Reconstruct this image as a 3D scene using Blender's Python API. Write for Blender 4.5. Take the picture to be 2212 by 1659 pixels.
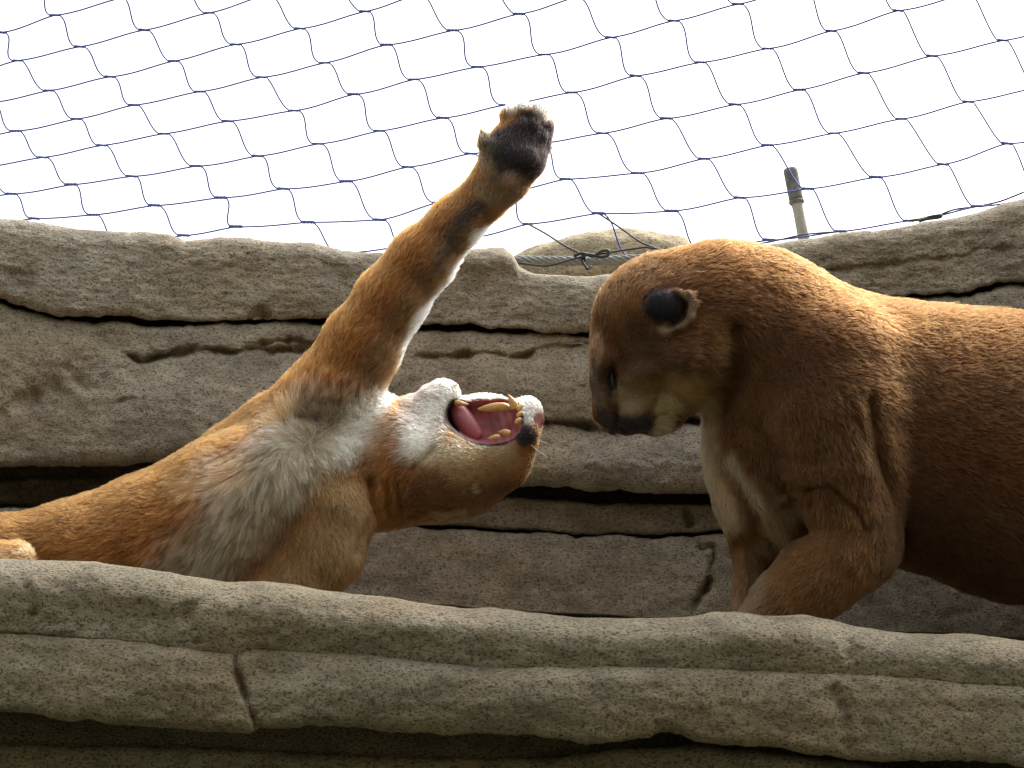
import bpy, math, random
import numpy as np
from mathutils import Vector

# ------------------------------------------------------------------ scene reset
for o in list(bpy.data.objects):
    bpy.data.objects.remove(o, do_unlink=True)
SC = bpy.context.scene
COL = SC.collection
random.seed(7)
RNG = np.random.default_rng(11)

# ------------------------------------------------------------------ camera
PITCH = math.radians(14.0)
CAM = np.array([0.0, -5.0, 1.6])
FPX = 7123.0                       # focal length in units of a 2212 px wide frame
cam = bpy.data.cameras.new('camera')
cam.sensor_width = 36.0
cam.lens = 36.0 * FPX / 2212.0
cam.clip_start = 0.05
cam.clip_end = 2000.0
camo = bpy.data.objects.new('camera', cam)
COL.objects.link(camo)
camo.location = CAM
camo.rotation_euler = (math.radians(90) + PITCH, 0, 0)
SC.camera = camo

# ------------------------------------------------------------------ sky, sun, exposure
SUN_EL, SUN_AZ = math.radians(50), math.radians(42)     # azimuth from +Y towards +X
w = bpy.data.worlds.new('World')
SC.world = w
w.use_nodes = True
nt = w.node_tree
nt.nodes.clear()
wo = nt.nodes.new('ShaderNodeOutputWorld')
bg = nt.nodes.new('ShaderNodeBackground')
sky = nt.nodes.new('ShaderNodeTexSky')
sky.sky_type = 'NISHITA'
sky.sun_disc = False
sky.sun_elevation = SUN_EL
sky.sun_rotation = SUN_AZ
sky.air_density = 1.0
sky.dust_density = 6.0
sky.ozone_density = 1.0
hs = nt.nodes.new('ShaderNodeHueSaturation')            # overcast: the cloud deck takes the blue out
hs.inputs['Saturation'].default_value = 0.12
nt.links.new(sky.outputs[0], hs.inputs['Color'])
nt.links.new(hs.outputs[0], bg.inputs['Color'])
bg.inputs['Strength'].default_value = 0.15
nt.links.new(bg.outputs[0], wo.inputs['Surface'])

sun = bpy.data.lights.new('sun', 'SUN')
sun.energy = 0.7
sun.angle = math.radians(30)
sun.color = (1.0, 0.96, 0.9)
suno = bpy.data.objects.new('sun', sun)
COL.objects.link(suno)
sd = Vector((math.sin(SUN_AZ) * math.cos(SUN_EL), math.cos(SUN_AZ) * math.cos(SUN_EL), math.sin(SUN_EL)))
suno.rotation_euler = sd.to_track_quat('Z', 'Y').to_euler()
suno.location = (3, 2, 8)

SC.view_settings.view_transform = 'Standard'
SC.view_settings.look = 'None'
SC.view_settings.exposure = 1.42
SC.view_settings.gamma = 1.0
SC.render.resolution_x, SC.render.resolution_y = 1024, 768
SC.render.engine = 'CYCLES'

PXM = 0.000723                     # metres per unit near the animals


def at(u, v, Y):
    """point of the place that lies Y metres behind the animals' plane, seen at (u, v)"""
    u = np.asarray(u, float); v = np.asarray(v, float); Y = np.asarray(Y, float)
    a = (u - 1106.0) / FPX
    b = (829.5 - v) / FPX
    c, s = math.cos(PITCH), math.sin(PITCH)
    dy = c - b * s
    dz = s + b * c
    t = (Y - CAM[1]) / dy
    return np.stack([CAM[0] + a * t, Y + 0 * t, CAM[2] + dz * t], -1)


# ------------------------------------------------------------------ noise
def _hash(ix, iy, iz, seed):
    h = (ix.astype(np.int64) * 374761393 + iy.astype(np.int64) * 668265263 + iz.astype(np.int64) * 2147483647 + seed * 974711)
    h = (h ^ (h >> 13)) * 1274126177
    h = h ^ (h >> 16)
    return (h & 0xFFFFFF) / float(0xFFFFFF)


def vnoise(p, seed=0):
    i = np.floor(p)
    f = p - i
    f = f * f * f * (f * (f * 6 - 15) + 10)
    ix, iy, iz = i[..., 0], i[..., 1], i[..., 2]
    r = 0
    for dx in (0, 1):
        wx = f[..., 0] if dx else 1 - f[..., 0]
        for dy in (0, 1):
            wy = f[..., 1] if dy else 1 - f[..., 1]
            for dz in (0, 1):
                wz = f[..., 2] if dz else 1 - f[..., 2]
                r = r + wx * wy * wz * _hash(ix + dx, iy + dy, iz + dz, seed)
    return r * 2 - 1


def fbm(p, octs=4, seed=0, gain=0.5):
    r, a = 0, 1.0
    for k in range(octs):
        r = r + a * vnoise(p * (2.03 ** k) + 17.3 * k, seed + k)
        a *= gain
    return r


def sstep(x):
    x = np.clip(x, 0, 1)
    return x * x * (3 - 2 * x)


# ------------------------------------------------------------------ objects
WORLD_AT = {}


def put(name, data, parent=None, label=None, cat=None, group=None, kind=None, pos=None):
    o = bpy.data.objects.new(name, data)
    COL.objects.link(o)
    if parent is not None:                                  # meshes are written in world coordinates
        o.parent = parent
        wp = WORLD_AT.get(parent.name, Vector((0, 0, 0)))
        o.location = (Vector(pos) if pos is not None else Vector((0, 0, 0))) - wp
    elif pos is not None:
        o.location = pos
    WORLD_AT[o.name] = Vector(pos) if pos is not None else Vector((0, 0, 0))
    if label: o['label'] = label
    if cat: o['category'] = cat
    if group: o['group'] = group
    if kind: o['kind'] = kind
    return o


def root(name, loc, label, cat, group=None, kind=None):
    o = put(name, None, None, label, cat, group, kind, tuple(float(x) for x in loc))
    o.empty_display_size = 0.05
    return o


def mesh_np(name, verts, faces, mat, smooth=True, origin=None):
    me = bpy.data.meshes.new(name)
    verts = np.asarray(verts, np.float32)
    if origin is not None:
        verts = verts - np.asarray(origin, np.float32)
    faces = np.asarray(faces, np.int32)
    n, k = faces.shape
    me.vertices.add(len(verts))
    me.vertices.foreach_set('co', verts.ravel())
    me.loops.add(n * k)
    me.loops.foreach_set('vertex_index', faces.ravel())
    me.polygons.add(n)
    me.polygons.foreach_set('loop_start', np.arange(n, dtype=np.int32) * k)
    me.polygons.foreach_set('loop_total', np.full(n, k, np.int32))
    me.update(calc_edges=True)
    me.validate()
    if smooth:
        me.polygons.foreach_set('use_smooth', np.ones(len(me.polygons), bool))
    me.materials.append(mat)
    return me


def grid_faces(nr, nc, wrap=False):
    i = np.arange(nr - 1)[:, None]
    j = np.arange(nc if wrap else nc - 1)[None, :]
    j2 = (j + 1) % nc
    return np.stack([i * nc + j + 0 * i, i * nc + j2, (i + 1) * nc + j2, (i + 1) * nc + j], -1).reshape(-1, 4)


def tube(path, radii, seg=8, cap=True):
    """tapered tube along a polyline -> verts, faces (quads)"""
    P = np.asarray(path, float)
    n = len(P)
    R = np.broadcast_to(np.asarray(radii, float), (n,)) if np.ndim(radii) else np.full(n, radii)
    T = np.gradient(P, axis=0)
    T /= np.linalg.norm(T, axis=1)[:, None] + 1e-12
    a = np.cross(T, [0.0, 1.0, 0.03])
    a /= np.linalg.norm(a, axis=1)[:, None] + 1e-12
    b = np.cross(T, a)
    th = np.linspace(0, 2 * math.pi, seg, endpoint=False)
    V = P[:, None, :] + R[:, None, None] * (np.cos(th)[None, :, None] * a[:, None, :] + np.sin(th)[None, :, None] * b[:, None, :])
    V = V.reshape(-1, 3)
    F = grid_faces(n, seg, True)
    if cap:
        c0, c1 = len(V), len(V) + 1
        V = np.vstack([V, P[:1], P[-1:]])
        # caps as quads over two segments
        for k in range(0, seg, 2):
            F = np.vstack([F, [[c0, (k + 2) % seg, (k + 1) % seg, k]],
                           [[c1, (n - 1) * seg + k, (n - 1) * seg + (k + 1) % seg, (n - 1) * seg + (k + 2) % seg]]])
    return V, F


# ------------------------------------------------------------------ materials
def newmat(name):
    m = bpy.data.materials.new(name)
    m.use_nodes = True
    t = m.node_tree
    return m, t, t.nodes['Principled BSDF'], t.nodes, t.links


def plain(name, col, rough=0.6, metal=0.0, spec=0.5, noise=None):
    m, t, b, N, L = newmat(name)
    b.inputs['Roughness'].default_value = rough
    b.inputs['Metallic'].default_value = metal
    b.inputs['Specular IOR Level'].default_value = spec
    if noise:
        tc = N.new('ShaderNodeTexCoord')
        n = N.new('ShaderNodeTexNoise'); n.inputs['Scale'].default_value = noise[0]; n.inputs['Detail'].default_value = 5
        r = N.new('ShaderNodeValToRGB')
        r.color_ramp.elements[0].position = 0.3; r.color_ramp.elements[1].position = 0.7
        r.color_ramp.elements[0].color = (*noise[1], 1); r.color_ramp.elements[1].color = (*col, 1)
        L.new(tc.outputs['Object'], n.inputs['Vector']); L.new(n.outputs['Fac'], r.inputs[0]); L.new(r.outputs[0], b.inputs['Base Color'])
        bp = N.new('ShaderNodeBump'); bp.inputs['Strength'].default_value = 0.4; bp.inputs['Distance'].default_value = noise[2]
        L.new(n.outputs['Fac'], bp.inputs['Height']); L.new(bp.outputs[0], b.inputs['Normal'])
    else:
        b.inputs['Base Color'].default_value = (*col, 1)
    return m


def rock_mat(name, c_warm, c_grey, c_dark, speck=170.0, rough=0.93, bump=0.0035):
    m, t, b, N, L = newmat(name)
    b.inputs['Roughness'].default_value = rough
    b.inputs['Specular IOR Level'].default_value = 0.25
    tc = N.new('ShaderNodeTexCoord')

    def noise(scale, det=4, rgh=0.6, dist=0.0, stretch=None):
        n = N.new('ShaderNodeTexNoise')
        n.inputs['Scale'].default_value = scale
        n.inputs['Detail'].default_value = det
        n.inputs['Roughness'].default_value = rgh
        n.inputs['Distortion'].default_value = dist
        if stretch:
            mp = N.new('ShaderNodeMapping'); mp.inputs['Scale'].default_value = stretch
            L.new(tc.outputs['Object'], mp.inputs['Vector']); L.new(mp.outputs[0], n.inputs['Vector'])
        else:
            L.new(tc.outputs['Object'], n.inputs['Vector'])
        return n

    def ramp(src, p0, c0, p1, c1):
        r = N.new('ShaderNodeValToRGB')
        e = r.color_ramp.elements
        e[0].position, e[1].position = p0, p1
        e[0].color, e[1].color = (*c0, 1), (*c1, 1)
        L.new(src, r.inputs[0])
        return r

    def mix(fac, a, bb, mode='MIX', f=1.0):
        x = N.new('ShaderNodeMix'); x.data_type = 'RGBA'; x.blend_type = mode
        if fac is None: x.inputs[0].default_value = f
        else: L.new(fac, x.inputs[0])
        L.new(a, x.inputs[6]); L.new(bb, x.inputs[7])
        return x.outputs[2]

    big = noise(4.5, 5, 0.55, 0.6, (1.0, 1.0, 1.6))
    base = ramp(big.outputs['Fac'], 0.38, c_grey, 0.62, c_warm)
    midn = noise(28, 5, 0.65, 0.3, (0.7, 1, 1.3))
    midr = ramp(midn.outputs['Fac'], 0.3, (0.7, 0.7, 0.69), 0.7, (1.2, 1.19, 1.16))
    stn = noise(9.0, 9, 0.78, 0.8, (0.8, 1, 1.5))
    stc = ramp(stn.outputs['Fac'], 0.34, (0.58, 0.555, 0.49), 0.56, (1.12, 1.12, 1.12))
    c0 = mix(None, base.outputs[0], stc.outputs[0], 'MULTIPLY', 0.85)
    c1 = mix(None, c0, midr.outputs[0], 'MULTIPLY')
    sp = noise(speck, 3, 0.7, 0.0, (0.8, 1, 1.2))
    spr = ramp(sp.outputs['Fac'], 0.37, (0.05, 0.05, 0.05), 0.50, (1, 1, 1))
    cd = N.new('ShaderNodeRGB'); cd.outputs[0].default_value = (*c_dark, 1)
    c2 = mix(spr.outputs[0], cd.outputs[0], c1)
    sp2 = noise(speck * 1.9, 2, 0.6)
    spl = ramp(sp2.outputs['Fac'], 0.58, (0, 0, 0), 0.72, (0.55, 0.55, 0.55))
    cl = N.new('ShaderNodeRGB'); cl.outputs[0].default_value = (min(1, c_warm[0] * 1.75), min(1, c_warm[1] * 1.75), min(1, c_warm[2] * 1.8), 1)
    c3 = mix(spl.outputs[0], c2, cl.outputs[0])
    L.new(c3, b.inputs['Base Color'])
    # relief
    add = N.new('ShaderNodeMath'); add.operation = 'MULTIPLY_ADD'
    L.new(sp.outputs['Fac'], add.inputs[0]); add.inputs[1].default_value = 1.1
    mm = N.new('ShaderNodeMath'); mm.operation = 'MULTIPLY'; mm.inputs[1].default_value = 0.45
    L.new(midn.outputs['Fac'], mm.inputs[0]); L.new(mm.outputs[0], add.inputs[2])
    bp = N.new('ShaderNodeBump'); bp.inputs['Strength'].default_value = 1.0; bp.inputs['Distance'].default_value = bump
    L.new(add.outputs[0], bp.inputs['Height'])
    L.new(bp.outputs[0], b.inputs['Normal'])
    return m


M_WALL = rock_mat('wall_rock', (0.45, 0.375, 0.275), (0.45, 0.405, 0.33), (0.13, 0.115, 0.095), 260)
M_LEDGE = rock_mat('ledge_rock', (0.31, 0.245, 0.16), (0.31, 0.272, 0.20), (0.07, 0.062, 0.045), 230)
M_FAR = rock_mat('far_rock', (0.52, 0.43, 0.28), (0.48, 0.41, 0.28), (0.2, 0.17, 0.11), 160)
M_GROUND = plain('ground_earth', (0.07, 0.06, 0.035), 0.95, noise=(3.0, (0.03, 0.04, 0.018), 0.02))

# ------------------------------------------------------------------ the setting: ground
def axis(lim, near, n):
    t = np.linspace(-1, 1, n)
    return np.sign(t) * (near * np.abs(t) + (lim - near) * np.abs(t) ** 6)
GX, GY = np.meshgrid(axis(700, 40, 121), axis(700, 40, 121))
GZ = 11.0 * sstep((-6.5 - GY) / 9.0) + 0.12 * fbm(np.stack([GX * 0.4, GY * 0.4, 0 * GX], -1), 3, 5) * sstep((np.abs(GY) - 3) / 4)  # unseen rise behind the camera, added to block frontal sky light
put('ground', mesh_np('ground', np.stack([GX, GY, GZ - 0.02], -1).reshape(-1, 3), grid_faces(121, 121), M_GROUND), kind='structure')


# ------------------------------------------------------------------ rock layers
def curve(pts, jag=3.0, seed=1):
    P = np.array(pts, float)
    def f(u):
        y = np.interp(u, P[:, 0], P[:, 1])
        q = np.stack([u * 0.012, 0 * u + 3.1 * seed, 0 * u], -1)
        return y + jag * fbm(q, 5, seed, 0.6)
    return f


def seg_dist(u, v, pts, along=False):
    """distance to a polyline (and how far along it, 0 to 1)"""
    best = np.full(u.shape, 1e9)
    run = np.zeros(u.shape)
    n = len(pts) - 1
    for k, ((x0, y0), (x1, y1)) in enumerate(zip(pts[:-1], pts[1:])):
        dx, dy = x1 - x0, y1 - y0
        t = np.clip(((u - x0) * dx + (v - y0) * dy) / (dx * dx + dy * dy), 0, 1)
        d = np.hypot(u - x0 - t * dx, v - y0 - t * dy)
        run = np.where(d < best, (k + t) / n, run)
        best = np.minimum(best, d)
    return (best, run) if along else best


def rock_layer(parent, topf, botf, yf, u0, u1, du, dv, mat, Rt=26, Rb=22, grooves=(), bumps=(), amp=1.0, back=0.35, seed=0, name='rock_layer', bulge=0.005, label=None):
    us = np.arange(u0, u1 + du, du)
    vt, vb = topf(us), botf(us)
    nrow = int(np.ceil(np.max(vb - vt) / dv)) + 1
    # denser towards the two rims
    t = np.linspace(0, 1, nrow)
    t = t - 0.045 * np.sin(2 * math.pi * t) * (1 if nrow > 20 else 0)
    U = np.broadcast_to(us[None, :], (nrow, len(us))).copy()
    V = vt[None, :] + (vb - vt)[None, :] * t[:, None]
    Y = yf(U, V) if callable(yf) else np.full(U.shape, yf)
    H = (vb - vt)[None, :]
    xt = np.clip((V - vt[None, :]) / Rt, 0, 1)
    xb = np.clip((vb[None, :] - V) / Rb, 0, 1)
    Y = Y + Rt * PXM * (1 - np.sqrt(np.maximum(0, 1 - (1 - xt) ** 2)))
    Y = Y + Rb * PXM * (1 - np.sqrt(np.maximum(0, 1 - (1 - xb) ** 2)))
    Y = Y - bulge * np.sin(math.pi * np.clip(t, 0, 1))[:, None]
    for pts, wd, dp in grooves:
        wob = 7 * fbm(np.stack([U * 0.016, V * 0.016, 0 * U], -1), 5, seed + 40, 0.6)
        d, run = seg_dist(U + 0.6 * wob, V + wob, pts, True)
        mod = np.clip(0.75 + 0.6 * fbm(np.stack([U * 0.03, V * 0.03, 0 * U + 9], -1), 3, seed + 60), 0.35, 1.5)
        tap = sstep(np.minimum(run, 1 - run) * 9 + 0.1)
        ln = np.array(pts, float); vl = np.interp(U, np.sort(ln[:, 0]), ln[np.argsort(ln[:, 0]), 1]) if abs(ln[-1, 0] - ln[0, 0]) > 60 else None
        if vl is not None:          # undercut: sharp above the crack, easing out below it
            dn = np.clip(V + wob - vl, 0, None)
            Y = Y + dp * mod * tap * np.exp(-(d / (wd * np.clip(mod, 0.6, 1.3))) ** 2) + 0.22 * dp * tap * np.exp(-(d / (5 * wd)) ** 2) * (dn > 0) * sstep(dn / wd)
        else:
            Y = Y + dp * mod * tap * np.exp(-(d / (wd * np.clip(mod, 0.6, 1.3))) ** 2)
    for (cu, cv, ru, rv, h) in bumps:
        Y = Y - h * np.exp(-((U - cu) / ru) ** 2 - ((V - cv) / rv) ** 2)
    P = at(U, V, Y)
    q = P.copy(); q[..., 1] = seed * 1.7
    n = 0.011 * fbm(q * [2.2, 1, 4.6], 2, seed) + 0.0028 * fbm(q * [13, 1, 24], 3, seed + 9) + 0.0022 * fbm(q * [70, 1, 100], 3, seed + 20) - 0.003 * np.abs(vnoise(q * [26, 1, 38] + 3.3, seed + 30)) ** 2 - 0.005 * np.clip(fbm(q * [9, 1, 15], 3, seed + 31) - 0.45, 0, 1)
    fade = np.minimum(1, 0.25 + 0.75 * np.minimum(xt, xb))
    P[..., 1] -= amp * n * fade
    rows = []
    for k in (1.0, 0.66, 0.33, 0.12):
        r = P[0].copy(); r[:, 1] += back * k; r[:, 2] += 0.01 * fbm(r * 9, 2, seed + 3) * k
        rows.append(r)
    head = np.array(rows)
    rows = []
    for k in (0.12, 0.33, 0.66, 1.0):
        r = P[-1].copy(); r[:, 1] += back * k; r[:, 2] += 0.36 * back * k
        rows.append(r)
    P = np.concatenate([head, P, np.array(rows)], 0)
    o = put(name, mesh_np(name, P.reshape(-1, 3), grid_faces(P.shape[0], P.shape[1]), mat, True), parent, label)
    return o


UL, UR = -900, 3200
T_ = curve([(UL, 460), (-200, 470), (0, 475), (60, 478), (120, 487), (200, 495), (310, 498), (365, 504), (400, 518), (440, 517), (480, 512),
            (540, 513), (600, 520), (660, 525), (720, 533), (780, 545), (850, 545), (920, 541), (1000, 536), (1088, 537), (1108, 552), (1122, 578), (1150, 590),
            (1280, 594), (1480, 590), (1560, 560), (1600, 542), (1650, 531), (1740, 516), (1850, 501), (2000, 481), (2100, 461), (2212, 430), (2300, 392), (2400, 325), (2500, 225), (2620, 90), (2780, -60), (UR, -200)], 3.0, 1)  # top raised out of view on the right to block the sun
C1 = curve([(UL, 610), (0, 652), (60, 668), (120, 681), (200, 690), (300, 693), (420, 700), (540, 692), (600, 692), (760, 697), (900, 706), (1000, 711), (1100, 719),
            (1280, 722), (1450, 712), (1600, 690), (1900, 642), (2000, 639), (2100, 631), (2212, 614), (UR, 520)], 5.0, 2)
C3 = curve([(UL, 1020), (0, 1014), (200, 1009), (400, 1000), (700, 1020), (1000, 1040), (1130, 1054), (1300, 1067), (1550, 1066), (2212, 1040), (UR, 1000)], 4.0, 3)
C4 = curve([(UL, 1096), (0, 1092), (400, 1090), (700, 1120), (1010, 1142), (1300, 1160), (1600, 1147), (2212, 1140), (UR, 1120)], 5.0, 4)
C5 = curve([(UL, 1560), (UR, 1600)], 3.0, 5)

wall = root('rock_wall', at(1106, 1500, 0.42), 'tall layered tan-grey rock wall behind the two cougars, cut by dark horizontal crevices', 'rock wall')
def below(c, off, jag=0.0, seed=0):
    return lambda u: c(u) + off + jag * np.clip(fbm(np.stack([u * 0.01, 0 * u + seed * 2.7, 0 * u], -1), 5, 70 + seed, 0.65), -1.5, 1.5) * np.sign(off if off else 1)
YW = lambda U, V: 0.36 + 0.0 * U - 0.05 * np.clip((300 - U) / 500, 0, 3) ** 1.3 - 0.05 * np.clip((U - 1900) / 500, 0, 3) ** 1.3
layers = []
layers.append(rock_layer(wall, T_, below(C1, -4, 4, 1), YW, UL, UR, 5, 5, M_WALL, 34, 16, seed=1, back=0.55,
    grooves=[([(-200, 560), (0, 585), (90, 604)], 22, 0.010), ([(530, 690), (560, 672), (585, 688)], 9, 0.02), ([(1640, 600), (1900, 575), (2212, 530)], 8, 0.010)],
    bumps=[(1040, 560, 60, 30, 0.02)]))
layers.append(rock_layer(wall, below(C1, 5, 5, 2), below(C3, -4, 4, 3), lambda U, V: YW(U, V) + 0.012, UL, UR, 5, 5, M_WALL, 20, 34, seed=5, back=0.45,
    grooves=[([(255, 752), (305, 785), (340, 771), (420, 757), (500, 752), (560, 757), (640, 756), (720, 748)], 7, 0.035), ([(560, 745), (620, 739), (700, 733)], 5, 0.02),
             ([(880, 771), (960, 769), (1050, 766), (1130, 760), (1200, 745), (1290, 736)], 6, 0.022),
             ([(1090, 940), (1150, 922), (1200, 913), (1290, 927), (1400, 915), (1500, 907), (1620, 905), (1900, 890)], 7, 0.045),
             ([(-200, 930), (0, 893), (70, 866), (125, 815)], 22, 0.014), ([(255, 875), (290, 855)], 5, 0.008), ([(220, 690), (240, 760), (150, 830)], 40, 0.012)],
    bumps=[(430, 890, 230, 120, 0.018), (1250, 830, 260, 60, 0.012), (1300, 1000, 260, 40, 0.014), (90, 760, 110, 60, 0.012)]))
layers.append(rock_layer(wall, below(C3, 22), below(C4, -3, 3, 4), lambda U, V: YW(U, V) + 0.085 + 0.20 * sstep((760 - U) / 260), UL, UR, 6, 5, M_WALL, 8, 10, seed=9, back=0.2, amp=0.5,
    grooves=[([(1480, 1100), (1500, 1140)], 10, 0.02)], bulge=0.004, ))
layers.append(rock_layer(wall, below(C4, 4, 4, 5), C5, lambda U, V: YW(U, V) + 0.055 - 0.00006 * np.clip(V - 1150, 0, 500), UL, UR, 6, 6, M_WALL, 20, 10, seed=13, back=0.3, amp=0.7,
    grooves=[([(1548, 1178), (1532, 1240), (1512, 1300), (1495, 1340)], 7, 0.03), ([(1500, 1160), (1515, 1185), (1548, 1178)], 6, 0.015)]))

# ------------------------------------------------------------------ front rock ledge
FT = curve([(UL, 1195), (0, 1205), (60, 1210), (130, 1212), (200, 1213), (260, 1222), (330, 1232), (400, 1245), (480, 1255), (560, 1257), (640, 1262), (700, 1275),
            (760, 1285), (850, 1292), (930, 1305), (1000, 1310), (1100, 1318), (1200, 1328), (1300, 1333), (1400, 1335), (1480, 1333), (1540, 1322), (1600, 1323),
            (1680, 1328), (1740, 1325), (1790, 1338), (1850, 1355), (1920, 1365), (2000, 1368), (2100, 1370), (2212, 1385), (UR, 1410)], 2.5, 21)
FG = curve([(UL, 1330), (0, 1360), (150, 1368), (300, 1385), (420, 1400), (510, 1410), (545, 1400), (620, 1402), (700, 1405), (800, 1412), (900, 1425), (1000, 1435),
            (1100, 1440), (1300, 1440), (1500, 1441), (1700, 1446), (1900, 1455), (2212, 1480), (UR, 1500)], 3.0, 22)
FH = curve([(UL, 1500), (0, 1540), (200, 1560), (400, 1575), (540, 1586), (560, 1573), (650, 1575), (800, 1580), (950, 1586), (1100, 1590), (1200, 1598), (1300, 1606),
            (1400, 1601), (1430, 1590), (1470, 1588), (1500, 1600), (1600, 1610), (1700, 1621), (1830, 1640), (2212, 1660), (UR, 1690)], 5.0, 23)
FI = curve([(UL, 1600), (0, 1608), (300, 1612), (600, 1622), (1000, 1640), (1200, 1636), (1330, 1618), (1500, 1614), (1700, 1632), (2212, 1690), (UR, 1720)], 4.0, 24)
FJ = curve([(UL, 5480), (UR, 5480)], 3.0, 25)
YF = lambda U, V: -0.34 + 0 * U
ledge = root('rock_ledge', at(1106, 2200, -0.3), 'low rounded rock ledge in front of the two cougars, hiding their feet', 'rock ledge')
layers.append(rock_layer(ledge, FT, below(FG, 9), lambda U, V: YF(U, V) + 0.010, UL, UR, 5, 5, M_LEDGE, 70, 4, seed=31, back=0.14, bulge=0.012, amp=0.9,
    grooves=[([(60, 1260), (80, 1340)], 20, 0.015), ([(400, 1300), (420, 1390)], 25, 0.012), ([(1800, 1330), (1850, 1420)], 30, 0.01)],
    bumps=[(260, 1330, 120, 40, -0.012), (900, 1350, 300, 40, 0.01), (1620, 1370, 120, 40, 0.012)]))
layers.append(rock_layer(ledge, below(FG, 0), below(FH, -2, 4, 7), lambda U, V: YF(U, V) - 0.006, UL, UR, 5, 5, M_LEDGE, 34, 26, seed=37, back=0.25, bulge=0.008, amp=0.8,
    grooves=[([(512, 1395), (514, 1450), (530, 1500), (545, 1550), (560, 1590)], 7, 0.022), ([(1790, 1480), (1830, 1540), (1835, 1640)], 12, 0.012)],
    bumps=[(760, 1500, 220, 60, 0.012), (250, 1480, 200, 60, 0.01), (1250, 1520, 300, 50, 0.008)]))
layers.append(rock_layer(ledge, FI, FJ, lambda U, V: YF(U, V) + 0.19 - 0.09 * sstep((U - 1150) / 200), UL, UR, 10, 18, M_LEDGE, 12, 20, seed=43, back=0.25, amp=0.8))

# solid cores that close the crevices
def core(parent, topf, off, y0, y1, mat):
    us = np.arange(UL, UR + 1, 40.0)
    a = at(us, topf(us) + off, y0)
    b = a.copy(); b[:, 1] = y1
    g0, g1 = a.copy(), b.copy(); g0[:, 2] = g1[:, 2] = -0.1
    P = np.array([g0, a, b, g1])
    put('rock_core', mesh_np('rock_core', P.reshape(-1, 3), grid_faces(4, len(us)), mat, False), parent)
core(wall, T_, 45, 0.665, 1.15, M_WALL)
core(ledge, FT, 45, -0.13, -0.08, M_LEDGE)


# ------------------------------------------------------------------ ledge floor between ledge and wall
def floor_v(u):
    return 1318 + 0.052 * np.asarray(u, float)
fu = np.arange(UL, UR + 1, 30.0)
fy = np.linspace(-0.24, 0.5, 26)
FU, FY = np.meshgrid(fu, fy)
z0 = at(FU, floor_v(FU), 0.0)
FP = np.stack([at(FU, floor_v(FU), FY)[..., 0], FY, z0[..., 2]], -1)
FP[..., 2] += 0.004 * fbm(FP * 12, 3, 77)
put('ledge_floor', mesh_np('ledge_floor', FP.reshape(-1, 3), grid_faces(*FU.shape), M_LEDGE), kind='structure')

# ------------------------------------------------------------------ far boulder on top of the wall
def lathe_rock(cu, cv, Y, ru, rv, rd, prof, mat, name, label, cat, seed):
    nu, nv = 90, 46
    th = np.linspace(0, 2 * math.pi, nu, endpoint=False)
    ph = np.linspace(0.02, math.pi - 0.02, nv)
    TH, PH = np.meshgrid(th, ph)
    sp = lambda x, e: np.sign(x) * np.abs(x) ** e
    X = ru * PXM * sp(np.sin(PH), 0.7) * sp(np.cos(TH), 0.8)
    Yy = rd * PXM * sp(np.sin(PH), 0.7) * sp(np.sin(TH), 0.8)
    Z = rv * PXM * sp(np.cos(PH), 0.9)
    Z = Z + prof(X / PXM) * PXM
    c = at(cu, cv, Y)
    P = np.stack([X, Yy, Z], -1)
    n = fbm((P + c) * 9, 4, seed)
    P = P * (1 + 0.10 * n[..., None]) + 0.004 * fbm((P + c) * 40, 3, seed + 5)[..., None]
    V = (P + c).reshape(-1, 3)
    F = grid_faces(nv, nu, True)
    return put(name, mesh_np(name, V, F, mat), None, label, cat)
lathe_rock(1262, 604, 0.98, 275, 102, 160, lambda x: 0.17 * x - 0.00022 * x * x, M_FAR, 'boulder', 'pale yellowish boulder on top of the wall behind the twisted steel cable', 'boulder', 61)

# ------------------------------------------------------------------ steel cable lying on the wall top
M_STEEL = plain('galvanised_strand', (0.36, 0.355, 0.33), 0.5, 0.35, noise=(300, (0.16, 0.155, 0.14), 0.0006))
M_WIRE = plain('haze_tinted_wire', (0.08, 0.115, 0.42), 0.5, 0.0)  # blue tint of sky bleed and haze put into the wire colour
M_TIE = plain('black_tie_wire', (0.018, 0.02, 0.022), 0.5)
ca, cb = at(1020, 561, 0.70), at(1720, 532, 0.70)
n = 700
s_ = np.linspace(0, 1, n)
path = ca + (cb - ca) * s_[:, None]
L_ = np.linalg.norm(cb - ca)
path[:, 2] -= 0.012 * np.sin(math.pi * s_) + 0.09 * np.clip((0.10 - s_) / 0.10, 0, 1) ** 2 + 0.05 * np.clip((s_ - 0.85) / 0.15, 0, 1) ** 2
seg = 36
th = np.linspace(0, 2 * math.pi, seg, endpoint=False)
R_ = 11.0 * PXM * 1.12
lob = 0.80 + 0.24 * np.abs(np.cos(3 * th)) ** 0.7
phi = 2 * math.pi * s_ * L_ / 0.085
a3 = np.array([0, 1.0, 0]); b3 = np.cross((cb - ca) / L_, a3)
ang = th[None, :] + phi[:, None]
CV = path[:, None, :] + (R_ * lob)[None, :, None] * (np.cos(ang)[..., None] * a3 + np.sin(ang)[..., None] * b3)
put('steel_cable', mesh_np('steel_cable', CV.reshape(-1, 3), grid_faces(n, seg, True), M_STEEL), None,
    'thick twisted grey steel cable lying along the wall top in front of the boulder', 'cable')

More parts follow.
